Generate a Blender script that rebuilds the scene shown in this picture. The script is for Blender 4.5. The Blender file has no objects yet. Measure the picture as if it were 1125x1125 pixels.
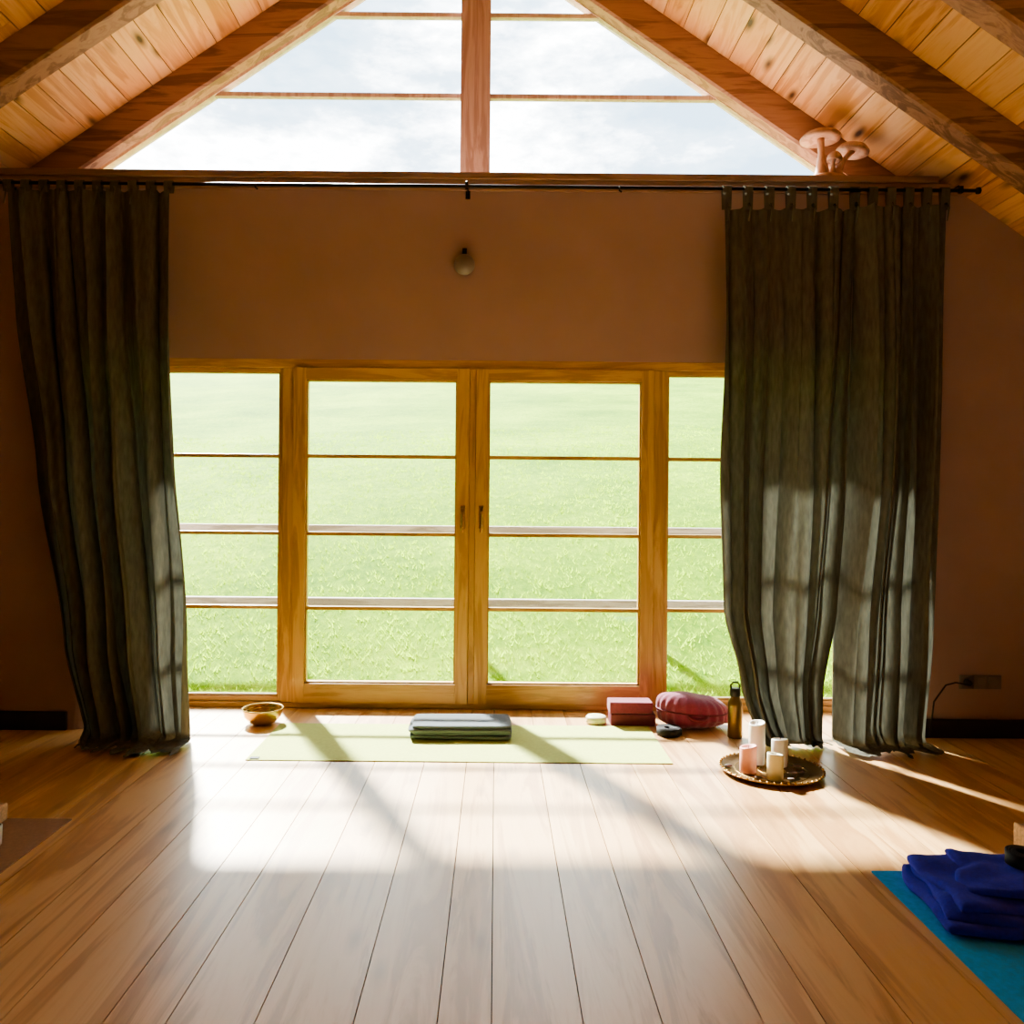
import bpy, bmesh, math, random
from mathutils import Vector, Matrix, noise
random.seed(7)
S = bpy.context.scene
COL = S.collection
try:
    S.view_settings.view_transform = 'AgX'
    S.view_settings.look = 'AgX - Medium High Contrast'
    S.view_settings.exposure = 1.0
except Exception as e:
    print(e)

# ------------------------------------------------------------------ materials
def new_mat(name):
    m = bpy.data.materials.new(name); m.use_nodes = True
    nt = m.node_tree; nt.nodes.clear()
    out = nt.nodes.new('ShaderNodeOutputMaterial')
    return m, nt, out

def nd(nt, typ, **kw):
    n = nt.nodes.new(typ)
    for k, v in kw.items():
        if k in ('inputs',):
            for kk, vv in v.items(): n.inputs[kk].default_value = vv
        else: setattr(n, k, v)
    return n

def ramp(nt, stops):
    r = nt.nodes.new('ShaderNodeValToRGB')
    cr = r.color_ramp
    while len(cr.elements) > 1: cr.elements.remove(cr.elements[-1])
    cr.elements[0].position = stops[0][0]; cr.elements[0].color = (*stops[0][1], 1)
    for p, c in stops[1:]:
        e = cr.elements.new(p); e.color = (*c, 1)
    return r

def simple(name, col, rough=0.6, metal=0.0, var=0.12, scale=12.0, bump=0.1, coat=0.0, sheen=0.0, sss=0.0, spec=0.5):
    m, nt, out = new_mat(name)
    L = nt.links.new
    p = nd(nt, 'ShaderNodeBsdfPrincipled')
    tc = nd(nt, 'ShaderNodeTexCoord')
    nz = nd(nt, 'ShaderNodeTexNoise', inputs={'Scale': scale, 'Detail': 5.0})
    L(tc.outputs['Object'], nz.inputs['Vector'])
    a = tuple(max(0, c*(1-var)) for c in col); b = tuple(min(1, c*(1+var)) for c in col)
    r = ramp(nt, [(0.3, a), (0.7, b)])
    L(nz.outputs['Fac'], r.inputs['Fac']); L(r.outputs['Color'], p.inputs['Base Color'])
    p.inputs['Roughness'].default_value = rough; p.inputs['Metallic'].default_value = metal
    p.inputs['Coat Weight'].default_value = coat
    p.inputs['Sheen Weight'].default_value = sheen
    p.inputs['Specular IOR Level'].default_value = spec
    if sss:
        p.inputs['Subsurface Weight'].default_value = sss
        p.inputs['Subsurface Radius'].default_value = (0.03, 0.02, 0.012)
    if bump:
        nz2 = nd(nt, 'ShaderNodeTexNoise', inputs={'Scale': scale*6, 'Detail': 3.0})
        L(tc.outputs['Object'], nz2.inputs['Vector'])
        bp = nd(nt, 'ShaderNodeBump', inputs={'Strength': bump, 'Distance': 0.01})
        L(nz2.outputs['Fac'], bp.inputs['Height']); L(bp.outputs['Normal'], p.inputs['Normal'])
    L(p.outputs['BSDF'], out.inputs['Surface'])
    return m

def wood(name, dark, mid, light, stretch=(14, 0.8, 14), rough=0.5, knots=0.0, rnd=0.5, coat=0.0, bump=0.15, spec=0.5, coatr=0.2, ring=0.11, kdark=0.35):
    m, nt, out = new_mat(name)
    L = nt.links.new
    p = nd(nt, 'ShaderNodeBsdfPrincipled')
    tc = nd(nt, 'ShaderNodeTexCoord')
    at = nd(nt, 'ShaderNodeAttribute', attribute_name='rnd')
    cmb = nd(nt, 'ShaderNodeCombineXYZ')
    mu = nd(nt, 'ShaderNodeMath', operation='MULTIPLY', inputs={1: 37.0})
    L(at.outputs['Fac'], mu.inputs[0])
    for k in range(3): L(mu.outputs[0], cmb.inputs[k])
    add = nd(nt, 'ShaderNodeVectorMath', operation='ADD')
    L(tc.outputs['Object'], add.inputs[0]); L(cmb.outputs[0], add.inputs[1])
    mp = nd(nt, 'ShaderNodeMapping'); mp.inputs['Scale'].default_value = stretch
    L(add.outputs[0], mp.inputs['Vector'])
    n1 = nd(nt, 'ShaderNodeTexNoise', inputs={'Scale': 1.0, 'Detail': 6.0, 'Roughness': 0.6, 'Distortion': 1.2})
    L(mp.outputs[0], n1.inputs['Vector'])
    sn = nd(nt, 'ShaderNodeMath', operation='MULTIPLY', inputs={1: 26.0}); L(n1.outputs['Fac'], sn.inputs[0])
    s2 = nd(nt, 'ShaderNodeMath', operation='SINE'); L(sn.outputs[0], s2.inputs[0])
    s3 = nd(nt, 'ShaderNodeMath', operation='MULTIPLY_ADD', inputs={1: ring, 2: 0.0}); L(s2.outputs[0], s3.inputs[0])
    a1 = nd(nt, 'ShaderNodeMath', operation='ADD'); L(s3.outputs[0], a1.inputs[0]); L(n1.outputs['Fac'], a1.inputs[1])
    r1 = nd(nt, 'ShaderNodeMath', operation='MULTIPLY_ADD', inputs={1: rnd, 2: -rnd*0.5}); L(at.outputs['Fac'], r1.inputs[0])
    a2 = nd(nt, 'ShaderNodeMath', operation='ADD'); L(a1.outputs[0], a2.inputs[0]); L(r1.outputs[0], a2.inputs[1])
    r = ramp(nt, [(0.22, dark), (0.5, mid), (0.8, light)])
    L(a2.outputs[0], r.inputs['Fac'])
    colout = r.outputs['Color']
    if knots:
        mk = nd(nt, 'ShaderNodeMapping'); mk.inputs['Scale'].default_value = tuple(2.6 if s < 5 else 7.5 for s in stretch)
        L(add.outputs[0], mk.inputs['Vector'])
        vo = nd(nt, 'ShaderNodeTexVoronoi', inputs={'Scale': 1.0, 'Randomness': 1.0})
        L(mk.outputs[0], vo.inputs['Vector'])
        kr = ramp(nt, [(0.06, (1, 1, 1)), (0.17, (0.35, 0.35, 0.35)), (0.26, (0, 0, 0))])
        L(vo.outputs['Distance'], kr.inputs['Fac'])
        km = nd(nt, 'ShaderNodeMath', operation='MULTIPLY', inputs={1: knots}); L(kr.outputs['Color'], km.inputs[0])
        mx = nd(nt, 'ShaderNodeMixRGB'); mx.inputs['Color2'].default_value = (dark[0]*kdark, dark[1]*kdark*.85, dark[2]*kdark*.85, 1)
        L(km.outputs[0], mx.inputs['Fac']); L(colout, mx.inputs['Color1']); colout = mx.outputs['Color']
    L(colout, p.inputs['Base Color'])
    p.inputs['Roughness'].default_value = rough
    p.inputs['Coat Weight'].default_value = coat; p.inputs['Coat Roughness'].default_value = coatr
    p.inputs['Specular IOR Level'].default_value = spec
    bp = nd(nt, 'ShaderNodeBump', inputs={'Strength': bump, 'Distance': 0.004})
    L(a1.outputs[0], bp.inputs['Height']); L(bp.outputs['Normal'], p.inputs['Normal'])
    L(p.outputs['BSDF'], out.inputs['Surface'])
    return m

def cloth_trans(name, col, tcol, mix=0.4, sc=(60, 60, 14)):
    m, nt, out = new_mat(name)
    L = nt.links.new
    tc = nd(nt, 'ShaderNodeTexCoord')
    mp = nd(nt, 'ShaderNodeMapping'); mp.inputs['Scale'].default_value = sc
    L(tc.outputs['Object'], mp.inputs['Vector'])
    nz = nd(nt, 'ShaderNodeTexNoise', inputs={'Scale': 1.0, 'Detail': 4.0}); L(mp.outputs[0], nz.inputs['Vector'])
    r = ramp(nt, [(0.3, tuple(c*0.8 for c in col)), (0.7, tuple(c*1.2 for c in col))]); L(nz.outputs['Fac'], r.inputs['Fac'])
    r2 = ramp(nt, [(0.3, tuple(c*0.75 for c in tcol)), (0.7, tuple(c*1.2 for c in tcol))]); L(nz.outputs['Fac'], r2.inputs['Fac'])
    d = nd(nt, 'ShaderNodeBsdfDiffuse'); t = nd(nt, 'ShaderNodeBsdfTranslucent')
    L(r.outputs['Color'], d.inputs['Color']); L(r2.outputs['Color'], t.inputs['Color'])
    mx = nd(nt, 'ShaderNodeMixShader'); mx.inputs[0].default_value = mix
    L(d.outputs[0], mx.inputs[1]); L(t.outputs[0], mx.inputs[2])
    L(mx.outputs[0], out.inputs['Surface'])
    return m

def glass_mat():
    m, nt, out = new_mat('window_glass')
    L = nt.links.new
    t = nd(nt, 'ShaderNodeBsdfTransparent'); t.inputs['Color'].default_value = (0.95, 0.97, 0.96, 1)
    g = nd(nt, 'ShaderNodeBsdfGlossy'); g.inputs['Roughness'].default_value = 0.02
    f = nd(nt, 'ShaderNodeFresnel'); f.inputs['IOR'].default_value = 1.35
    mx = nd(nt, 'ShaderNodeMixShader')
    L(f.outputs[0], mx.inputs[0]); L(t.outputs[0], mx.inputs[1]); L(g.outputs[0], mx.inputs[2])
    L(mx.outputs[0], out.inputs['Surface'])
    return m

def grass_mat():
    m, nt, out = new_mat('meadow_grass')
    L = nt.links.new
    p = nd(nt, 'ShaderNodeBsdfPrincipled', inputs={'Roughness': 0.9, 'Specular IOR Level': 0.05})
    tc = nd(nt, 'ShaderNodeTexCoord')
    n1 = nd(nt, 'ShaderNodeTexNoise', inputs={'Scale': 0.3, 'Detail': 10.0, 'Roughness': 0.75}); L(tc.outputs['Object'], n1.inputs['Vector'])
    mp = nd(nt, 'ShaderNodeMapping'); mp.inputs['Scale'].default_value = (9, 3.5, 9); L(tc.outputs['Object'], mp.inputs['Vector'])
    n2 = nd(nt, 'ShaderNodeTexNoise', inputs={'Scale': 1.5, 'Detail': 12.0, 'Roughness': 0.9}); L(mp.outputs[0], n2.inputs['Vector'])
    ad = nd(nt, 'ShaderNodeMath', operation='MULTIPLY_ADD', inputs={1: 0.4}); L(n1.outputs['Fac'], ad.inputs[0])
    m3 = nd(nt, 'ShaderNodeMath', operation='MULTIPLY', inputs={1: 0.6}); L(n2.outputs['Fac'], m3.inputs[0]); L(m3.outputs[0], ad.inputs[2])
    r = ramp(nt, [(0.40, (0.04, 0.105, 0.002)), (0.5, (0.115, 0.205, 0.004)), (0.60, (0.22, 0.33, 0.016))])
    L(ad.outputs[0], r.inputs['Fac']); L(r.outputs['Color'], p.inputs['Base Color'])
    bp = nd(nt, 'ShaderNodeBump', inputs={'Strength': 0.8, 'Distance': 0.05}); L(n2.outputs['Fac'], bp.inputs['Height'])
    L(bp.outputs['Normal'], p.inputs['Normal'])
    L(p.outputs['BSDF'], out.inputs['Surface'])
    return m

M = {}
M['floor'] = wood('floor_planks', (0.50, 0.25, 0.085), (0.72, 0.43, 0.17), (0.83, 0.55, 0.26), stretch=(9, 0.7, 9), rough=0.42, rnd=0.15, coat=1.0, coatr=0.36, bump=0.06, knots=0.35, ring=0.10)
M['gap'] = simple('dark_gap', (0.04, 0.022, 0.012), 0.9)
M['ceil'] = wood('spruce_boards', (0.52, 0.25, 0.09), (0.70, 0.39, 0.17), (0.80, 0.52, 0.27), stretch=(12, 0.9, 12), rough=0.45, rnd=0.35, knots=1.0, bump=0.1, kdark=0.12)
M['raft'] = wood('rafter_wood', (0.17, 0.088, 0.055), (0.31, 0.17, 0.11), (0.44, 0.26, 0.17), stretch=(1.2, 12, 12), rough=0.6, rnd=0.2, bump=0.2)
M['frame'] = wood('oiled_larch_frame', (0.32, 0.17, 0.05), (0.45, 0.265, 0.085), (0.55, 0.35, 0.14), stretch=(14, 14, 1.2), rough=0.35, rnd=0.1, coat=0.2, bump=0.05)
M['frameh'] = wood('oiled_larch_rail', (0.32, 0.17, 0.055), (0.45, 0.265, 0.095), (0.55, 0.35, 0.15), stretch=(1.2, 14, 14), rough=0.35, rnd=0.1, coat=0.2, bump=0.05)
M['post'] = wood('gable_post_wood', (0.38, 0.24, 0.20), (0.52, 0.36, 0.31), (0.62, 0.45, 0.40), stretch=(14, 14, 1.2), rough=0.5, bump=0.1)
M['ledge'] = wood('ledge_wood', (0.28, 0.18, 0.14), (0.42, 0.28, 0.22), (0.52, 0.36, 0.29), stretch=(1.2, 12, 12), rough=0.6)
M['plaster'] = simple('clay_plaster', (0.44, 0.325, 0.30), 0.9, var=0.05, scale=2.5, bump=0.08, spec=0.2)
M['base'] = simple('dark_baseboard_paint', (0.03, 0.02, 0.015), 0.6)
M['glass'] = glass_mat()
M['fence'] = wood('weathered_fence', (0.16, 0.145, 0.125), (0.26, 0.24, 0.215), (0.36, 0.34, 0.31), stretch=(1.2, 12, 12), rough=0.8)
M['grass'] = grass_mat()
M['blade'] = cloth_trans('grass_blades', (0.17, 0.30, 0.010), (0.29, 0.44, 0.02), 0.5, sc=(2, 2, 2))
M['cur'] = cloth_trans('grey_linen', (0.20, 0.20, 0.165), (0.050, 0.052, 0.040), 0.42)
M['iron'] = simple('black_iron', (0.015, 0.014, 0.013), 0.5, 0.6)
M['brass'] = simple('brass', (0.62, 0.42, 0.14), 0.25, 1.0, bump=0.15, scale=20)
M['brassd'] = simple('dark_bronze', (0.28, 0.16, 0.06), 0.35, 1.0, bump=0.2)
M['white'] = simple('white_plastic', (0.55, 0.53, 0.5), 0.5, bump=0)
M['socket'] = simple('socket_plastic', (0.20, 0.19, 0.18), 0.5, bump=0)
M['lampg'] = simple('lamp_grey_glass', (0.22, 0.20, 0.19), 0.35, bump=0.05)
M['matg'] = simple('pale_green_mat', (0.54, 0.62, 0.20), 0.85, scale=60, bump=0.25, var=0.06, spec=0.2)
M['matb'] = simple('turquoise_mat', (0.05, 0.40, 0.85), 0.85, scale=60, bump=0.25, spec=0.2)
M['matc'] = simple('cork_brown_mat', (0.34, 0.20, 0.11), 0.85, scale=80, bump=0.2, spec=0.2)
M['blank'] = simple('grey_wool', (0.15, 0.175, 0.195), 0.95, scale=120, bump=0.5, sheen=0.3, spec=0.1)
M['blue'] = simple('royal_blue_fleece', (0.04, 0.05, 0.62), 0.95, scale=90, bump=0.5, sheen=0.1, spec=0.1)
M['maroon'] = simple('maroon_foam', (0.16, 0.018, 0.045), 0.7, scale=40, bump=0.2)
M['maroonc'] = simple('maroon_cotton', (0.26, 0.035, 0.085), 0.85, scale=70, bump=0.4, sheen=0.3)
M['black'] = simple('black_webbing', (0.012, 0.012, 0.013), 0.7, scale=60, bump=0.3)
M['bottle'] = simple('bronze_bottle', (0.20, 0.13, 0.05), 0.35, 0.7, bump=0.05)
M['cap'] = simple('black_cap', (0.015, 0.014, 0.013), 0.45)
M['waxw'] = simple('white_wax', (0.85, 0.80, 0.70), 0.5, var=0.04, bump=0.1, sss=0.3)
M['waxp'] = simple('salmon_wax', (0.85, 0.42, 0.36), 0.5, var=0.05, bump=0.1, sss=0.3)
M['waxc'] = simple('cream_wax', (0.66, 0.62, 0.42), 0.5, var=0.08, bump=0.1, sss=0.3)
M['wick'] = simple('wick', (0.02, 0.015, 0.01), 0.9, bump=0)
M['cork'] = simple('cork', (0.62, 0.42, 0.24), 0.85, var=0.25, scale=90, bump=0.3)
M['stone'] = simple('pebble', (0.16, 0.12, 0.1), 0.6)
M['carved'] = wood('carved_wood', (0.38, 0.21, 0.12), (0.55, 0.33, 0.21), (0.66, 0.42, 0.29), stretch=(10, 10, 3), rough=0.5)
M['label'] = simple('mat_label', (0.03, 0.04, 0.04), 0.7, bump=0)

# ------------------------------------------------------------------ builder
class B:
    def __init__(self):
        self.bm = bmesh.new(); self.mats = []; self.rl = self.bm.faces.layers.float.new('rnd')
    def mi(self, key):
        if key not in self.mats: self.mats.append(key)
        return self.mats.index(key)
    def faces(self, vs, fs, key, smooth=False, rnd=None):
        i = self.mi(key); r = random.random() if rnd is None else rnd
        bv = [self.bm.verts.new(v) for v in vs]
        out = []
        for f in fs:
            try: q = self.bm.faces.new([bv[k] for k in f])
            except ValueError: continue
            q.material_index = i; q.smooth = smooth; q[self.rl] = r; out.append(q)
        return bv, out
    def box(self, x0, x1, y0, y1, z0, z1, key, rnd=None, mat=None, bev=0.0):
        vs = [Vector(v) for v in [(x0,y0,z0),(x1,y0,z0),(x1,y1,z0),(x0,y1,z0),(x0,y0,z1),(x1,y0,z1),(x1,y1,z1),(x0,y1,z1)]]
        if mat is not None: vs = [mat @ v for v in vs]
        bv, fs = self.faces(vs, [(3,2,1,0),(4,5,6,7),(0,1,5,4),(1,2,6,5),(2,3,7,6),(3,0,4,7)], key, rnd=rnd)
        if bev:
            es = list({e for f in fs for e in f.edges})
            r = bmesh.ops.bevel(self.bm, geom=es, offset=bev, segments=2, affect='EDGES', profile=0.5)
            i = self.mi(key); rr = random.random() if rnd is None else rnd
            for f in r['faces']: f.material_index = i; f[self.rl] = rr
    def lathe(self, prof, c, key, seg=40, sx=1, sy=1, smooth=True, mat=None, fn=None, close=True):
        vs = []; fs = []
        n = len(prof)
        for k in range(seg):
            a = 2*math.pi*k/seg
            for (r, z) in prof:
                v = Vector((r*math.cos(a)*sx, r*math.sin(a)*sy, z))
                if fn: v = fn(v, a)
                if mat is not None: v = mat @ v
                vs.append(v + Vector(c))
        for k in range(seg):
            k2 = (k+1) % seg
            for j in range(n-1):
                fs.append((k*n+j, k2*n+j, k2*n+j+1, k*n+j+1))
        bv, f = self.faces(vs, fs, key, smooth)
        bmesh.ops.remove_doubles(self.bm, verts=bv, dist=1e-5)
    def tube(self, pts, r, key, seg=10, closed=False, flat=1.0):
        pts = [Vector(p) for p in pts]; n = len(pts); vs = []; fs = []
        rs = r if isinstance(r, (list, tuple)) else [r]*n
        up0 = Vector((0.013, 0.021, 1))
        for i, p in enumerate(pts):
            if closed: t = pts[(i+1) % n]-pts[i-1]
            else: t = pts[min(i+1, n-1)]-pts[max(i-1, 0)]
            t.normalize()
            u = up0 if abs(t.dot(up0.normalized())) < 0.95 else Vector((0, 1, 0.02))
            a = t.cross(u).normalized(); b = a.cross(t).normalized()
            for k in range(seg):
                an = 2*math.pi*k/seg
                vs.append(p + a*math.cos(an)*rs[i] + b*math.sin(an)*rs[i]*flat)
        rng = n if closed else n-1
        for i in range(rng):
            j = (i+1) % n
            for k in range(seg):
                k2 = (k+1) % seg
                fs.append((i*seg+k, i*seg+k2, j*seg+k2, j*seg+k))
        if not closed:
            fs.append(tuple(range(seg))[::-1]); fs.append(tuple((n-1)*seg+k for k in range(seg)))
        self.faces(vs, fs, key, True)
    def slab(self, c, w, d, t, key, rot=0.0, amp=0.006, seed=0, nx=22, ny=16, nz=5, tilt=0.0, sag=None):
        vs = {}; V = []; F = []
        def P(i, j, k):
            if (i, j, k) in vs: return vs[(i, j, k)]
            x = -1+2*i/nx; y = -1+2*j/ny; z = -1+2*k/nz
            r = t*0.5
            q = 1-math.sqrt(max(0, 1-z*z*0.98))
            X = x*(w/2) - math.copysign(1, x)*r*q*(abs(x)**6)
            Y = y*(d/2) - math.copysign(1, y)*r*q*(abs(y)**6)
            cr = (abs(x)*abs(y))**5
            X *= 1-0.04*cr; Y *= 1-0.05*cr
            nv = noise.noise_vector(Vector((X*7, Y*7, seed*3.1)))
            nf = noise.noise(Vector((X*18, Y*18, seed*5.7+4)))
            X += nv.x*amp*2.2; Y += nv.y*amp*2.2
            Z = t*0.5*(1+z)
            h = nv.z*amp + nf*amp*0.5
            Z += (h + (sag(x, y) if sag else 0))
            p = Vector((X, Y, Z)); p.rotate(Matrix.Rotation(rot, 3, 'Z'))
            p += Vector(c); p.z = max(p.z, c[2]-0.002 if k else c[2]-0.003); vs[(i, j, k)] = len(V); V.append(p); return vs[(i, j, k)]
        for i in range(nx):
            for j in range(ny):
                F.append((P(i,j,nz),P(i+1,j,nz),P(i+1,j+1,nz),P(i,j+1,nz)))
                F.append((P(i,j+1,0),P(i+1,j+1,0),P(i+1,j,0),P(i,j,0)))
        for i in range(nx):
            for k in range(nz):
                F.append((P(i,0,k),P(i+1,0,k),P(i+1,0,k+1),P(i,0,k+1)))
                F.append((P(i+1,ny,k),P(i,ny,k),P(i,ny,k+1),P(i+1,ny,k+1)))
        for j in range(ny):
            for k in range(nz):
                F.append((P(0,j+1,k),P(0,j,k),P(0,j,k+1),P(0,j+1,k+1)))
                F.append((P(nx,j,k),P(nx,j+1,k),P(nx,j+1,k+1),P(nx,j,k+1)))
        self.faces(V, F, key, True)
    def finish(self, name, recalc=True, recenter=True, bevel=0.0, parent=None):
        if recalc: bmesh.ops.recalc_face_normals(self.bm, faces=self.bm.faces)
        me = bpy.data.meshes.new(name)
        vs = [v.co for v in self.bm.verts]
        o = Vector((0, 0, 0))
        if recenter and vs:
            o = Vector(((min(v.x for v in vs)+max(v.x for v in vs))/2, (min(v.y for v in vs)+max(v.y for v in vs))/2, min(v.z for v in vs)))
            for v in self.bm.verts: v.co -= o
        self.bm.to_mesh(me); self.bm.free()
        for k in self.mats: me.materials.append(M[k])
        ob = bpy.data.objects.new(name, me); ob.location = o
        COL.objects.link(ob)
        if bevel:
            md = ob.modifiers.new('bev', 'BEVEL'); md.width = bevel; md.segments = 2; md.limit_method = 'ANGLE'
        return ob

# ------------------------------------------------------------------ constants
X0 = -0.205           # ridge x
ZR = 4.75             # ceiling board apex height
K = 0.68              # roof slope
HW = 3.5              # half width
YW, YG = 4.40, 4.95   # inner wall face, glazing plane
YB = -2.6             # rear wall
SLEN = math.sqrt(1+K*K)
def zc(x): return ZR - K*abs(x-X0)
LX, RX = X0-HW, X0+HW
OL, OR = -2.19, 2.13  # door opening
ZO = 2.09
ZL = 2.97             # ledge height

# ------------------------------------------------------------------ floor
b = B()
x = LX-0.02; ws = [0.235, 0.20, 0.13, 0.22, 0.19, 0.245, 0.15, 0.21]
i = 0
while x < RX+0.02:
    w = ws[i % len(ws)]; i += 1
    b.box(x+0.0015, min(x+w, RX+0.02)-0.0015, YB, 5.02, -0.03, 0.0, 'floor')
    x += w
b.box(LX-0.02, RX+0.02, YB, 5.02, -0.12, -0.031, 'gap')
b.finish('floor', recenter=False)

# ------------------------------------------------------------------ ceiling
b = B()
for side in (-1, 1):
    L = (HW+0.06)*SLEN
    s = 0.0
    dx, dz = side/SLEN, -K/SLEN
    nx_, nz_ = side*K/SLEN, 1/SLEN
    def PT(s, y, n): return Vector((X0+dx*s+nx_*n, y, ZR+dz*s+nz_*n))
    while s < L:
        w = random.choice([0.135, 0.15, 0.14, 0.16])
        e = min(s+w, L)
        first = random.uniform(1.0, 3.4)
        cuts = [YB, YB+first, YB+first+random.uniform(2.4, 3.4), 5.02]
        for a, c in zip(cuts[:-1], cuts[1:]):
            c = min(c, 5.02)
            if c-a < 0.05: continue
            vs = [PT(s+0.002, a+0.001, 0), PT(e-0.002, a+0.001, 0), PT(e-0.002, c-0.001, 0), PT(s+0.002, c-0.001, 0),
                  PT(s+0.002, a+0.001, .02), PT(e-0.002, a+0.001, .02), PT(e-0.002, c-0.001, .02), PT(s+0.002, c-0.001, .02)]
            b.faces(vs, [(3,2,1,0),(4,5,6,7),(0,1,5,4),(1,2,6,5),(2,3,7,6),(3,0,4,7)], 'ceil')
        s = e
    vs = [PT(0, YB, .021), PT(L, YB, .021), PT(L, 5.02, .021), PT(0, 5.02, .021), PT(-.02, YB, .2), PT(L, YB, .2), PT(L, 5.02, .2), PT(-.02, 5.02, .2)]
    b.faces(vs, [(3,2,1,0),(4,5,6,7),(0,1,5,4),(1,2,6,5),(2,3,7,6),(3,0,4,7)], 'gap')
b.finish('ceiling', recenter=False)

# rafters
HR = 0.165
for y in (4.60, 3.76, 3.10, 2.40, 1.70, 1.00, 0.30, -0.40, -1.10, -1.80):
    b = B()
    RWd = 0.10 if y > 4.5 else 0.13
    for side in (-1, 1):
        L = HW*SLEN - 0.02
        dx, dz = side/SLEN, -K/SLEN
        nx_, nz_ = side*K/SLEN, 1/SLEN
        def Q(s, yy, n):
            return Vector((X0+dx*s+nx_*n, yy, ZR+dz*s+nz_*n))
        hh = HR
        N = 24
        V = []; F = []
        for k in range(N+1):
            s = 0.0 + L*k/N
            for (yy, n) in ((y, -0.001), (y+RWd, -0.001), (y+RWd, -hh+.012), (y+RWd-.012, -hh), (y+.012, -hh), (y, -hh+.012)):
                p = Q(s, yy, n)
                p.y += 0.006*noise.noise(Vector((s*1.5, y*3, side)))
                if k == 0: p.x = X0; p.z = ZR + (n*1/nz_)
                V.append(p)
        for k in range(N):
            for j in range(6):
                F.append((k*6+j, k*6+(j+1) % 6, (k+1)*6+(j+1) % 6, (k+1)*6+j))
        F.append(tuple(range(6))); F.append(tuple(N*6+j for j in range(6))[::-1])
        b.faces(V, F, 'raft')
    b.finish('ceiling_rafter', recenter=False)

# ------------------------------------------------------------------ walls
def prism(b, poly, y0, y1, key):
    n = len(poly)
    V = [Vector((p[0], y0, p[1])) for p in poly]+[Vector((p[0], y1, p[1])) for p in poly]
    F = [tuple(range(n)), tuple(range(2*n-1, n-1, -1))]
    for i in range(n):
        j = (i+1) % n
        F.append((i, i+n, j+n, j))
    return b.faces(V, F, key)
b = B()
xl = X0-(ZR-ZL)/K; xr = X0+(ZR-ZL)/K
poly = [(LX-.0, 0), (OL, 0), (OL, ZO), (OR, ZO), (OR, 0), (RX, 0), (RX, zc(RX)), (xr, ZL), (xl, ZL), (LX, zc(LX))]
bv, fs = prism(b, poly, YW, 5.0, 'plaster')
es = []
for e in b.bm.edges:
    a, c = e.verts[0].co, e.verts[1].co
    if abs(a.y-YW) < 1e-4 and abs(c.y-YW) < 1e-4:
        onl = all(abs(v.z-ZO) < 1e-4 and OL-.01 < v.x < OR+.01 for v in (a, c))
        jam = all(abs(v.x-OL) < 1e-4 or abs(v.x-OR) < 1e-4 for v in (a, c)) and abs(a.x-c.x) < 1e-4
        if onl or jam: es.append(e)
bmesh.ops.bevel(b.bm, geom=es, offset=0.09, segments=7, affect='EDGES', profile=0.5)
ob = b.finish('wall_back', recenter=False)
b = B(); b.box(LX-0.2, LX, YB, 5.0, 0, zc(LX)+0.03, 'plaster'); b.finish('wall_left', recenter=False)
b = B(); b.box(RX, RX+0.2, YB, 5.0, 0, zc(RX)+0.03, 'plaster'); b.finish('wall_right', recenter=False)
b = B(); prism(b, [(LX, 0), (RX, 0), (RX, zc(RX)), (X0, ZR), (LX, zc(LX))], YB-0.2, YB, 'plaster'); b.finish('wall_front', recenter=False)
# baseboards
b = B(); b.box(LX+.0, OL-0.1, YW-0.02, YW, 0, 0.10, 'base'); b.finish('baseboard_back', bevel=0.004)
b = B(); b.box(OR+0.1, RX, YW-0.02, YW, 0, 0.10, 'base'); b.finish('baseboard_back', bevel=0.004)
b = B(); b.box(LX, LX+0.02, YB, YW-0.02, 0, 0.10, 'base'); b.finish('baseboard_left', bevel=0.004)
b = B(); b.box(RX-0.02, RX, YB, YW-0.02, 0, 0.10, 'base'); b.finish('baseboard_right', bevel=0.004)
# ledge (timber plate)
b = B()
b.box(xl+0.06, xr-0.06, YW-0.025, 4.90, ZL-0.0, ZL+0.035, 'ledge')
b.box(xl-0.1, xr+0.1, YW-0.012, YW, ZL-0.06, ZL, 'ledge')
b.finish('trim_1', bevel=0.004)

# ------------------------------------------------------------------ glazing
def panel(name, x0, x1, z0, z1, st, sb, tt, bars, y0, y1, leaf=True, handle=None, glassy=None):
    b = B()
    b.box(x0, x0+st, y0, y1, z0, z1, 'frame')
    b.box(x1-st, x1, y0, y1, z0, z1, 'frame')
    b.box(x0+st, x1-st, y0, y1, z0, z0+sb, 'frameh')
    b.box(x0+st, x1-st, y0, y1, z1-tt, z1, 'frameh')
    ym = (y0+y1)/2
    gx0, gx1, gz0, gz1 = x0+st, x1-st, z0+sb, z1-tt
    for bz in bars:
        b.box(gx0, gx1, ym-0.018, ym+0.018, bz-0.011, bz+0.011, 'frameh')
    bw = 0.009
    b.box(gx0, gx0+bw, ym-.02, ym+.02, gz0, gz1, 'frame'); b.box(gx1-bw, gx1, ym-.02, ym+.02, gz0, gz1, 'frame')
    b.box(gx0, gx1, ym-.02, ym+.02, gz0, gz0+bw, 'frameh'); b.box(gx0, gx1, ym-.02, ym+.02, gz1-bw, gz1, 'frameh')
    b.box(gx0, gx1, ym-0.002, ym+0.002, gz0, gz1, 'glass')
    if handle:
        hx, hz = handle
        b.box(hx-.014, hx+.014, y0-.008, y0, hz-.07, hz+.07, 'brass', bev=0.003)
        b.tube([(hx, y0-.005, hz+.03), (hx, y0-.045, hz+.03), (hx, y0-.05, hz+.02), (hx, y0-.052, hz-.09)], 0.008, 'brass')
    ob = b.finish(name, bevel=0.0025)
    return ob
BR = [1.508, 1.043, 0.597]
FX = [OL+0.01, -1.247, -0.143, 0.973, OR-0.01]
YF = 4.93
b = B()
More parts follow.
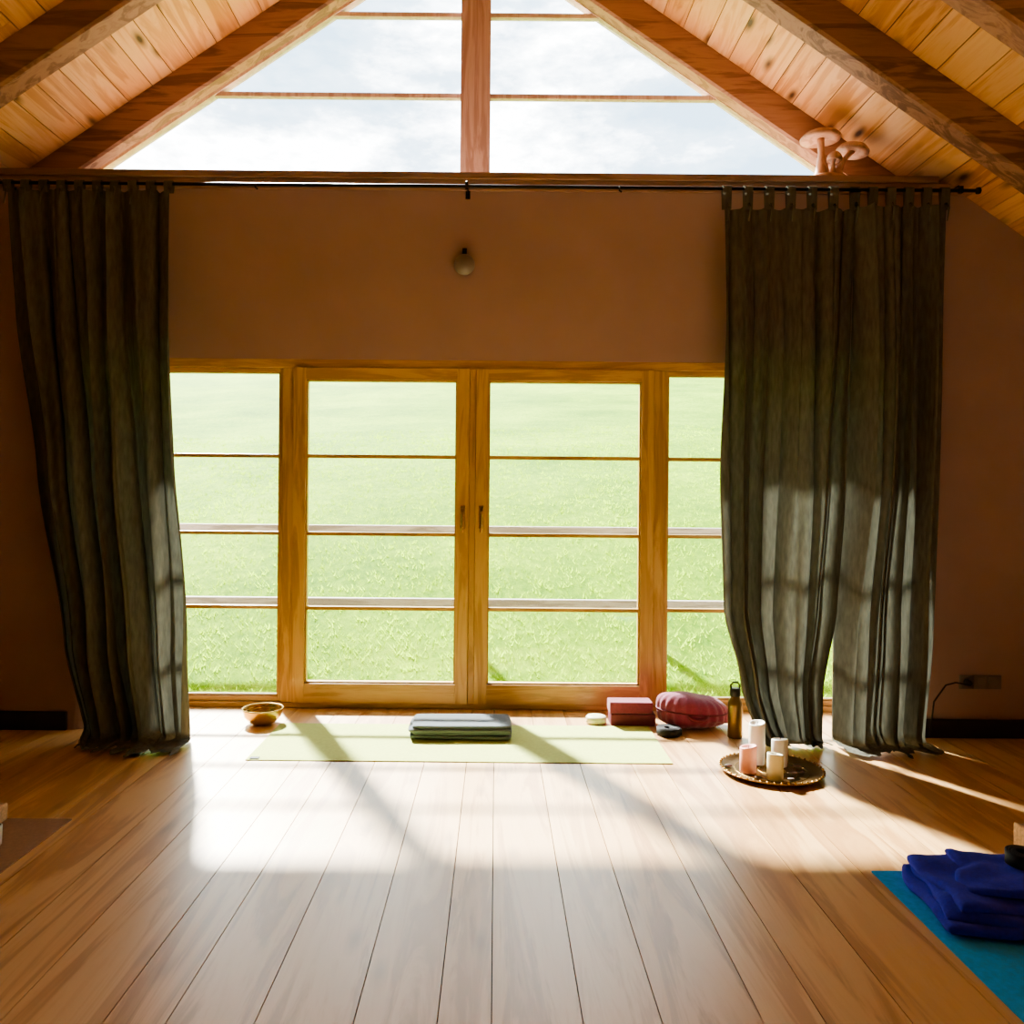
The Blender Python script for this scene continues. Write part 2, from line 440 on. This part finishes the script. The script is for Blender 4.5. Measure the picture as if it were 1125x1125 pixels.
b.box(OL, OR, YF-.03, YF+.06, ZO-0.055, ZO, 'frameh')
b.box(OL, OR, YF-.03, YF+.06, 0.0, 0.035, 'frameh')
for xx in (FX[1], FX[2]+.0, FX[3]):
    w = 0.034 if xx != FX[2] else 0.02
    b.box(xx-w, xx+w, YF-.03, YF+.06, 0.035, ZO-0.055, 'frame')
b.box(OL, OL+.05, YF-.03, YF+.06, 0.035, ZO-0.055, 'frame')
b.box(OR-.05, OR, YF-.03, YF+.06, 0.035, ZO-0.055, 'frame')
b.finish('trim_2', bevel=0.004)
panel('window_2', OL+.05, FX[1]-.034, 0.035, ZO-.055, 0.022, 0.03, 0.022, BR, YF-.01, YF+.05)
panel('window_3', FX[3]+.034, OR-.05, 0.035, ZO-.055, 0.022, 0.03, 0.022, BR, YF-.01, YF+.05)
panel('door_1', FX[1]+.034, FX[2]-.02, 0.035, ZO-.055, 0.075, 0.115, 0.07, BR, YF-.045, YF+.03, handle=(FX[2]-.055, 1.15))
panel('door_2', FX[2]+.02, FX[3]-.034, 0.035, ZO-.055, 0.075, 0.115, 0.07, BR, YF-.045, YF+.03, handle=(FX[2]+.055, 1.15))

# gable window
b = B()
ZG = 4.735
def slanted(side, z_off, th, y0, y1, key):
    xe = X0+side*((ZG-ZL-0.03)/K + 0.05)
    ze = ZG-K*abs(xe-X0)
    P = [(X0, ZG+z_off), (xe, ze+z_off), (xe, ze+z_off+th), (X0, ZG+z_off+th)]
    prism(b, P, y0, y1, key)
for sd in (-1, 1):
    slanted(sd, 0.0, 0.05, 4.90, 5.0, 'post')
    slanted(sd, -0.035, 0.04, 4.92, 4.98, 'post')
b.box(-0.143-.088, -0.143+.088, 4.87, 5.0, ZL, 4.72, 'post')
b.box(xl+.1, xr-.1, 4.90, 5.0, ZL, ZL+0.14, 'frameh')
for z in (3.685, 4.172):
    h = (ZG-z)/K
    b.box(X0-h, X0+h, 4.93, 4.97, z-.013, z+.013, 'post')
h = (ZG-ZL)/K
b.faces([Vector((X0-h, 4.95, ZL)), Vector((X0+h, 4.95, ZL)), Vector((X0, 4.95, ZG))], [(0, 1, 2)], 'glass')
b.finish('window_1', recenter=False)

# ------------------------------------------------------------------ curtain rod
ZRD, YC = 2.868, 4.22
b = B()
b.tube([(-2.68, YC, ZRD), (2.47, YC, ZRD)], 0.009, 'iron')
for xx in (-2.68, 2.47):
    b.lathe([(0, -.018), (.012, -.014), (.016, 0), (.012, .014), (0, .018)], (xx, YC, ZRD), 'iron', 16)
for xx in (-2.60, -0.165, 2.38):
    b.tube([(xx, YW, ZRD+.03), (xx, YC+.02, ZRD+.03), (xx, YC, ZRD+.012)], 0.006, 'iron')
    b.box(xx-.008, xx+.008, YC-.012, YC+.012, ZRD-.014, ZRD+.02, 'iron')
    b.box(xx-.012, xx+.012, YW-.006, YW, ZRD+.0, ZRD+.04, 'iron')
for xx in (-1.25, 0.62):
    b.tube([(xx-.0, YC-.012, ZRD), (xx, YC-.014, ZRD-.02), (xx+.012, YC-.014, ZRD-.028)], 0.005, 'iron')
b.finish('curtain_rod')

def curtain(name, prof, nf, amp, seed, ntabs, puddle=0.12, pdir=(0.0, -1.0), yo=0.0, nu=280, nv=120):
    b = B()
    ztop = prof[0][0]
    def edges(z):
        for (z0, l0, r0), (z1, l1, r1) in zip(prof[:-1], prof[1:]):
            if z <= z0 and z >= z1:
                t = (z0-z)/(z0-z1) if z0 != z1 else 0
                t = t*t*(3-2*t)*0.5+t*0.5
                return l0+(l1-l0)*t, r0+(r1-r0)*t
        return prof[-1][1], prof[-1][2]
    V = []; F = []
    total = ztop+puddle
    RB = 0.10
    for j in range(nv+1):
        sdist = total*(1-(1-j/nv)**1.25)
        for i in range(nu+1):
            u = i/nu
            zz = ztop-sdist
            tz = min(1, sdist/ztop)
            xl_, xr_ = edges(max(zz, 0))
            wob = noise.noise(Vector((u*2.6, tz*1.6, seed)))
            ph = 2*math.pi*nf*(u+0.07*wob+0.035*math.sin(u*9+seed)+0.012*math.sin(tz*4+u*20))
            A = amp*(0.45+0.85*min(1, tz*2.2))*(0.6+0.9*abs(noise.noise(Vector((u*5, seed*2.0, tz*1.1)))) )
            mrg = noise.noise(Vector((u*4.2, tz*1.2, seed+20)))
            yy = YC + yo + A*math.sin(ph)*(0.75+0.5*mrg) + 0.35*A*math.sin(2.3*ph+seed+tz*1.5)
            yy += 0.03*tz*noise.noise(Vector((u*6, tz*3, seed+9)))
            xx = xl_+(xr_-xl_)*u + 0.3*A*math.sin(2*ph+0.6)+0.02*noise.noise(Vector((u*6, tz*2.5, seed+3)))*tz
            if tz < 0.04:
                sc = abs(math.sin(math.pi*u*(ntabs-1)))
                zz -= 0.022*sc*(1-tz/0.04)
            loc = RB*(0.8+0.5*noise.noise(Vector((u*3.5, seed, 2))))
            if zz < loc:
                ex = loc-zz
                th = min(math.pi/2, ex/loc)
                hz = loc*(1-math.sin(th)) if ex < loc*math.pi/2 else 0.0
                run = loc*(1-math.cos(th)) + max(0, ex-loc*math.pi/2)
                bil = 0.5+0.5*math.sin(ph*0.5+seed)
                k = min(1, ex/0.1)
                yy += pdir[1]*run*(0.6+0.3*noise.noise(Vector((u*3, seed+5, 0))))
                xx += pdir[0]*run + 0.03*k*noise.noise(Vector((u*5, ex*6, seed)))
                zz = hz + k*(0.008+0.022*bil*math.exp(-ex*3)) + 0.010*k*(1+noise.noise(Vector((u*14, ex*14, seed))))
                zz = max(0.004, zz)
            V.append(Vector((xx, min(yy, YW-0.045), zz)))
    n = nu+1
    for j in range(nv):
        for i in range(nu):
            F.append((j*n+i, j*n+i+1, (j+1)*n+i+1, (j+1)*n+i))
    b.faces(V, F, 'cur', True)
    l, r = prof[0][1], prof[0][2]
    for k in range(ntabs):
        xx = l+(r-l)*(k/(ntabs-1)) * 0.985 + 0.005
        w = 0.024
        loop = []
        for a in range(0, 181, 20):
            an = math.radians(a)
            loop.append((YC+0.015*math.cos(an), ZRD+0.015*math.sin(an)))
        loop = [(YC+0.006, ztop-0.03), (YC+0.015, ZRD-.02)]+loop+[(YC-0.015, ZRD-.02), (YC-0.008, ztop-0.03)]
        V = []; F = []
        for (y, z) in loop:
            V += [Vector((xx-w, y, z)), Vector((xx+w*0.9, y, z))]
        for q in range(len(loop)-1): F.append((2*q, 2*q+1, 2*q+3, 2*q+2))
        b.faces(V, F, 'cur', True)
        b.tube([(xx, YC-.012, ztop-.005), (xx+.006, YC-.03, ztop-.03), (xx-.004, YC-.032, ztop-.10)], [0.008, 0.006, 0.003], 'cur', 6)
    return b.finish(name, recalc=False)

curtain('curtain', [(2.85, -2.53, -1.69), (2.2, -2.49, -1.675), (1.4, -2.40, -1.65), (0.5, -2.25, -1.575), (0.0, -2.12, -1.55)], 6.0, 0.055, 1.3, 10, 0.40, pdir=(0.12, -1.0))
curtain('curtain', [(2.79, 1.17, 1.84), (2.2, 1.18, 1.83), (1.4, 1.17, 1.79), (0.7, 1.19, 1.74), (0.3, 1.29, 1.68), (0.0, 1.39, 1.68)], 4.6, 0.05, 4.7, 7, 0.14, pdir=(0.15, -0.5), yo=0.02)
curtain('curtain', [(2.80, 1.83, 2.30), (2.0, 1.84, 2.29), (1.4, 1.84, 2.28), (0.6, 1.76, 2.25), (0.0, 1.74, 2.22)], 4.2, 0.052, 8.2, 6, 0.25, pdir=(0.0, -0.9), yo=-0.01)

# ------------------------------------------------------------------ outside
def gz(x, y):
    return -0.10+(y-5.03)*0.215 + (0.06*noise.noise(Vector((x*0.5, y*0.5, 0))) + 0.5*noise.noise(Vector((x*0.04, y*0.05, 3))))*min(1, (y-5.03)/4) + 0.012*x*min(1, (y-5)/20)
b = B()
NX, NY = 70, 90
V = []; F = []
for j in range(NY+1):
    y = 5.03+ (j/NY)**2.2*110
    for i in range(NX+1):
        u = -1+2*i/NX
        x = math.copysign(abs(u)**1.6, u)*90
        V.append(Vector((x, y, gz(x, y))))
n = NX+1
for j in range(NY):
    for i in range(NX):
        F.append((j*n+i, j*n+i+1, (j+1)*n+i+1, (j+1)*n+i))
b.faces(V, F, 'grass', True)
# short mown blades over the nearer slope, thinning out with distance
V = []; F = []
rg = random.Random(3)
for t in range(17000):
    yy = 5.1+14*rg.random()**1.8
    xx = rg.uniform(-1, 1)*(1.2+0.62*yy)-0.1
    z0 = gz(xx, yy)
    for q in range(3):
        a = rg.uniform(0, 6.28); h = rg.uniform(.014, .042); w = 0.003+0.0003*yy
        bx = xx+rg.uniform(-.05, .05); by = yy+rg.uniform(-.05, .05)
        lx, ly = math.cos(a)*h*1.1, math.sin(a)*h*1.1
        k = len(V)
        V += [Vector((bx-w, by, z0-.012)), Vector((bx+w, by, z0-.012)), Vector((bx+lx, by+ly, z0+h))]
        F.append((k, k+1, k+2))
b.faces(V, F, 'blade', False)
b.finish('grass_meadow', recalc=False, recenter=False)
b = B()
yf = 5.95
for z, t in ((1.035, 0.03), (0.505, 0.032)):
    b.box(-5, 5, yf-.02, yf+.02, z-t, z+t, 'fence', bev=0.006)
for xx in (-4.5, -2.9, -1.50, -0.175, 1.18, 2.75, 4.4):
    b.box(xx-.035, xx+.035, yf+.02, yf+.08, 0.02, 1.08, 'fence', bev=0.006)
b.finish('wooden_fence')

# ------------------------------------------------------------------ wall items
b = B()
mt = Matrix.Rotation(math.radians(90), 4, 'X')
b.lathe([(0, 0.0), (.042, 0), (.046, .006), (.046, .016), (.040, .02)], (-0.18, YW, 2.51), 'iron', 32, mat=mt)
b.lathe([(.053, .012), (.056, .02), (.054, .035), (.042, .052), (.02, .06), (0, .061)], (-0.18, YW, 2.51), 'lampg', 32, mat=mt)
b.box(-0.192, -0.168, YW-.02, YW, 2.56, 2.60, 'iron', bev=0.003)
b.finish('wall_lamp')
b = B()
for k in range(3):
    xx = 2.53+k*0.075
    b.box(xx-.037, xx+.037, YW-.012, YW, 0.262, 0.336, 'socket', bev=0.004)
    b.lathe([(0, .004), (.018, .004), (.022, .014), (.026, .014), (.026, .012)], (xx, YW, 0.299), 'lampg', 24, mat=mt)
b.finish('wall_socket')
b = B()
b.lathe([(0, .045), (.012, .045), (.016, .035), (.02, .015), (.0, .015)], (2.53, YW-.0, 0.299), 'cap', 20, mat=mt)
b.tube([(2.53, YW-.045, .299), (2.50, YW-.06, .297), (2.45, YW-.05, .305), (2.40, YW-.045, .29), (2.34, YW-.04, .20), (2.32, YW-.04, .02)], 0.0045, 'cap', 8)
b.finish('power_cable')

# wooden mushrooms on ledge
b = B()
def mush(c, h, rs, rc, lean):
    cx, cy, cz = c
    pts = []; rr = []
    for k in range(9):
        t = k/8
        pts.append((cx+lean*t*t, cy, cz+h*t)); rr.append(rs*(1.5-0.9*min(1, t*1.6)+0.15*max(0, t-.7)))
    b.tube(pts, rr, 'carved', 14)
    m_ = Matrix.Rotation(lean*2.0, 4, 'Y')
    b.lathe([(0, -.004), (rc*.6, -.010), (rc, -.012), (rc*1.02, 0.0), (rc*.85, .02), (rc*.5, .034), (0, .04)], (cx+lean, cy, cz+h), 'carved', 28, mat=m_)
zb = ZL+0.036
b.lathe([(0, 0), (.10, 0), (.105, .01), (.10, .022), (0, .022)], (1.79, 4.465, zb), 'carved', 28, sy=0.7)
mush((1.765, 4.475, zb+.015), 0.225, 0.030, 0.105, -0.01)
mush((1.84, 4.46, zb+.015), 0.15, 0.024, 0.085, 0.085)
mush((1.80, 4.42, zb+.015), 0.09, 0.015, 0.040, 0.01)
b.finish('wooden_mushroom_sculpture')

# ------------------------------------------------------------------ floor items
def mat_obj(name, x0, x1, y0, y1, key, label=None):
    b = B()
    NXm, NYm = 24, 12
    V = []; F = []
    for top in (0, 1):
        for j in range(NYm+1):
            for i in range(NXm+1):
                x = x0+(x1-x0)*i/NXm; y = y0+(y1-y0)*j/NYm
                edge = min(i, NXm-i, j, NYm-j) == 0
                w = 0.0025*max(0, noise.noise(Vector((x*2.5, y*2.5, 1))))
                V.append(Vector((x, y, (0.0005 if not top else 0.0055+w - (0.001 if edge else 0)))))
    n = NXm+1; o = n*(NYm+1)
    for j in range(NYm):
        for i in range(NXm):
            a = j*n+i
            F.append((o+a, o+a+1, o+a+n+1, o+a+n)); F.append((a+n, a+n+1, a+1, a))
    for i in range(NXm):
        F.append((i, i+1, o+i+1, o+i)); a = NYm*n+i; F.append((a+1, a, o+a, o+a+1))
    for j in range(NYm):
        a = j*n; F.append((a+n, a, o+a, o+a+n)); a = j*n+NXm; F.append((a, a+n, o+a+n, o+a))
    b.faces(V, F, key)
    if label:
        b.box(*label, 0.0078, 0.0084, 'label')
    return b.finish(name)
mat_obj('yoga_mat', -1.185, 0.855, 3.906, 4.55, 'matg', (-1.17, -1.125, 3.915, 3.945))
mat_obj('yoga_mat', 1.285, 1.91, 0.95, 2.78, 'matb')
mat_obj('yoga_mat', -2.26, -1.63, 1.35, 3.17, 'matc')

b = B()
zz = 0.0115
for k, (dw, dd, off) in enumerate(((0.0, 0.0, 0), (-.012, -.01, .006), (0.008, 0, -.004), (-.01, -.012, .004))):
    b.slab((-0.175+off, 4.37+off, zz), 0.535+dw, 0.27+dd, 0.017, 'blank', rot=0.015*(k-1), amp=0.0015, seed=k, sag=lambda x, y: 0.004*abs(y) if k else 0.0015)
    zz += 0.0155
b.finish('folded_blanket')

b = B()
prof = [(0, .006), (.045, .004), (.075, .018), (.100, .048), (.110, .085), (.112, .092), (.108, .092), (.103, .082), (.094, .050), (.070, .024), (.04, .012), (0, .012)]
b.lathe([(r, z-.003) for r, z in prof], (-1.285, 4.55, 0), 'brass', 48)
b.tube([(-1.285+.102*math.cos(a), 4.55+.102*math.sin(a), .066) for a in [2*math.pi*k/40 for k in range(40)]], 0.0035, 'brassd', 6, closed=True)
b.finish('singing_bowl')

b = B()
b.box(0.65, 0.90, 4.56, 4.68, 0.001, 0.066, 'maroon', bev=0.006)
b.finish('yoga_block')
b = B()
b.box(0.645, 0.885, 4.565, 4.685, 0.0675, 0.131, 'maroonc', bev=0.006)
b.finish('yoga_block')

b = B()
cpf = []
for k in range(25):
    a = -math.pi/2+math.pi*k/24
    r = 0.205*max(0, math.cos(a))**0.55; z = 0.09+0.088*math.copysign(abs(math.sin(a))**0.8, math.sin(a))
    cpf.append((r, z))
def pl(v, a):
    rr = math.hypot(v.x, v.y)
    f = 1+0.022*math.sin(a*22)*min(1, rr/.1)
    dz = 0.012*noise.noise(Vector((v.x*9, v.y*9, 1.2)))-0.026*(v.x/0.2) * (1 if v.z > .05 else 0)
    return Vector((v.x*f, v.y*f, max(0.001, v.z+dz)))
b.lathe(cpf, (1.108, 4.58, 0), 'maroonc', 132, sx=0.97, sy=0.72, fn=pl)
b.tube([(1.108+.2*math.cos(a), 4.58+.149*math.sin(a), .095-.018*math.cos(a)*0.5) for a in [2*math.pi*k/60 for k in range(60)]], 0.005, 'maroon', 6, closed=True)
b.tube([(1.05, 4.432, .09), (1.07, 4.42, .075), (1.105, 4.415, .068), (1.14, 4.42, .075), (1.16, 4.432, .09)], 0.006, 'maroon', 8, flat=1.6)
b.finish('meditation_cushion')

b = B()
b.lathe([(0, 0.001), (.05, .001), (.058, .008), (.058, .034), (.052, .042), (0.01, .044), (0, .04)], (0.575, 4.62, 0), 'waxc', 32)
b.finish('round_soap_bar')
def strap(name, cx, cy, z0, turns=5.4):
    b = B()
    V = []; F = []
    n = int(turns*28)
    for k in range(n):
        a = k*2*math.pi/28; r = 0.02+0.0085*a/(2*math.pi)
        for z in (z0, z0+0.04):
            for dr in (-.003, .003):
                V.append(Vector((cx+(r+dr)*math.cos(a), cy+(r+dr)*math.sin(a), z)))
    for k in range(n-1):
        a = 4*k; c = a+4
        F.extend([(a, c, c+1, a+1), (a+2, a+3, c+3, c+2), (a, a+2, c+2, c), (a+1, c+1, c+3, a+3)])
    b.faces(V, F, 'black', True)
    b.box(cx+.047, cx+.070, cy-.025, cy+.025, z0+.003, z0+.037, 'black', bev=0.004)
    b.finish(name)
strap('rolled_yoga_strap', 0.935, 4.40, 0.001)
strap('rolled_yoga_strap', 1.66, 2.56, 0.128, 4.0)

b = B()
cx, cy = 1.282, 4.36
b.lathe([(0, .001), (.034, .001), (.038, .006), (.038, .175), (.036, .19), (.026, .21), (.024, .222), (0, .222)], (cx, cy, 0), 'bottle', 36)
b.lathe([(0, .222), (.027, .222), (.028, .226), (.028, .258), (.025, .263), (0, .263)], (cx, cy, 0), 'cap', 32)
b.tube([(cx-.022, cy, .255), (cx-.024, cy, .28), (cx-.012, cy, .294), (cx+.012, cy, .294), (cx+.024, cy, .28), (cx+.022, cy, .255)], 0.005, 'cap', 8)
b.finish('water_bottle')

# tray with candles
TX, TY = 1.288, 3.80
b = B()
b.lathe([(0, .004), (.18, .004), (.20, .006), (.222, .016), (.233, .020), (.235, .023), (.230, .025), (.218, .021), (.198, .011), (.17, .009), (0, .009)], (TX, TY, 0), 'brassd', 72)
for k in range(48):
    a = 2*math.pi*k/48
    b.lathe([(0, -.006), (.005, -.003), (.006, 0), (.005, .003), (0, .006)], (TX+.229*math.cos(a), TY+.229*math.sin(a), .026), 'brass', 8)
for r in (.06, .12, .165):
    b.tube([(TX+r*math.cos(2*math.pi*k/60), TY+r*math.sin(2*math.pi*k/60), .0095) for k in range(60)], .0018, 'brass', 6, closed=True)
b.finish('round_brass_tray')
def candle(x, y, r, h, key, sq=False, seed=0):
    b = B()
    def mel(v, a):
        k = 1+0.03*noise.noise(Vector((math.cos(a)*1.5, math.sin(a)*1.5, v.z*20+seed)))
        z = v.z
        if z > h*0.9: z += 0.006*math.sin(a+seed)
        return Vector((v.x*k, v.y*k, z))
    b.lathe([(0, 0), (r*.97, 0), (r, .004), (r, h*.5), (r*1.0, h-.006), (r*.93, h), (r*.82, h-.002), (r*.7, h-.012), (0, h-.016)], (x, y, .0115), key, 32, fn=mel)
    b.tube([(x, y, .0095+h-.018), (x+.001, y, .0095+h-.005), (x+.004, y, .0095+h+.006)], .0014, 'wick', 6)
    b.finish('pillar_candle')
candle(1.25, 3.895, .038, .195, 'waxw', seed=1)
candle(1.172, 3.775, .038, .118, 'waxp', seed=2)
candle(1.350, 3.87, .038, .125, 'waxw', seed=3)
candle(1.262, 3.675, .036, .115, 'waxc', seed=4)
def pebble(x, y, z, s, seed):
    b = B()
    pr = [(s*math.cos(a), s*.45*(1+math.sin(a))) for a in [-math.pi/2+math.pi*k/10 for k in range(11)]]
    pr[0] = (0, 0); pr[-1] = (0, pr[-1][1])
    b.lathe(pr, (x, y, z), 'stone', 18, sx=1.25, sy=0.85, fn=lambda v, a: v*(1+.1*noise.noise(v*40+Vector((seed, 0, 0)))))
    b.finish('pebble')
for q in ((1.36, 3.73, .018), (1.41, 3.76, .014), (1.33, 3.66, .013), (1.19, 3.68, .013), (1.42, 3.84, .016), (1.10, 3.84, .014)):
    pebble(q[0], q[1], 0.0118, q[2], q[0]*10)

# blue blanket: loosely folded, soft uneven layers
b = B()
def sagf(k):
    return lambda x, y: 0.020*noise.noise(Vector((x*1.8+k*.3, y*1.8, k*.4)))+0.010*x - 0.012*max(0, -y-.5)
zz = 0.014
for k, (ox, oy, w, d, r, t) in enumerate(((0, 0, .60, .42, -.12, .03), (.01, .015, .57, .42, -.2, .034), (-.01, .03, .50, .36, -.05, .034), (.03, .02, .42, .30, -.28, .03))):
    b.slab((1.63+ox, 2.51+oy, zz), w, d, t, 'blue', rot=r, amp=0.011, seed=k+11, sag=sagf(k*1.0) if k else None, nx=40, ny=30)
    zz += t*0.78
b.finish('folded_fleece_blanket')
b = B(); b.box(1.865, 2.085, 2.86, 2.94, 0.001, 0.115, 'cork', bev=0.006); b.finish('cork_yoga_block')
b = B(); b.box(-2.09, -1.865, 3.03, 3.15, 0.009, 0.075, 'cork', bev=0.006); b.finish('cork_yoga_block')
b = B()
b.lathe([(0, .0), (.035, .0), (.04, .006), (.042, .07), (.039, .075), (.036, .07), (.034, .01), (0, .01)], (-1.785, 2.90, .009), 'white', 28)
b.finish('ceramic_cup')

# ------------------------------------------------------------------ light
w = bpy.data.worlds.new('sky'); S.world = w; w.use_nodes = True
nt = w.node_tree; nt.nodes.clear()
out = nt.nodes.new('ShaderNodeOutputWorld'); bg = nt.nodes.new('ShaderNodeBackground')
tc = nt.nodes.new('ShaderNodeTexCoord')
mp = nt.nodes.new('ShaderNodeMapping'); mp.inputs['Scale'].default_value = (2.2, 2.2, 5.5); mp.inputs['Location'].default_value = (3.1, 0.4, 0.7)
nz = nt.nodes.new('ShaderNodeTexNoise'); nz.inputs['Scale'].default_value = 2.0; nz.inputs['Detail'].default_value = 9; nz.inputs['Roughness'].default_value = 0.62
r = ramp(nt, [(0.38, (0.32, 0.45, 0.58)), (0.47, (0.48, 0.59, 0.70)), (0.54, (1.0, 1.06, 1.12)), (0.60, (1.7, 1.7, 1.7)), (0.68, (0.9, 0.95, 1.0)), (0.78, (0.48, 0.55, 0.62))])
nt.links.new(tc.outputs['Generated'], mp.inputs['Vector']); nt.links.new(mp.outputs[0], nz.inputs['Vector'])
nt.links.new(nz.outputs['Fac'], r.inputs['Fac']); nt.links.new(r.outputs['Color'], bg.inputs['Color'])
bg.inputs['Strength'].default_value = 2.8
nt.links.new(bg.outputs[0], out.inputs['Surface'])

sd = bpy.data.lights.new('sun', 'SUN'); sd.energy = 37.0; sd.angle = math.radians(4.0); sd.color = (1.0, 0.965, 0.91)
so = bpy.data.objects.new('sun', sd); COL.objects.link(so)
d = Vector((0.50, -1.04, -1.0))
so.rotation_euler = d.to_track_quat('-Z', 'Y').to_euler()
so.location = (-3, 12, 12)

# ------------------------------------------------------------------ camera
cd = bpy.data.cameras.new('camera'); cam = bpy.data.objects.new('camera', cd); COL.objects.link(cam)
cam.location = (0, 0, 1.25); cam.rotation_euler = (math.radians(90), math.radians(-0.5), 0)
cd.sensor_width = 36; cd.lens = 28.8; cd.shift_x = 0.0156; cd.shift_y = -0.0111
cd.clip_end = 500; cd.clip_start = 0.05
S.camera = cam
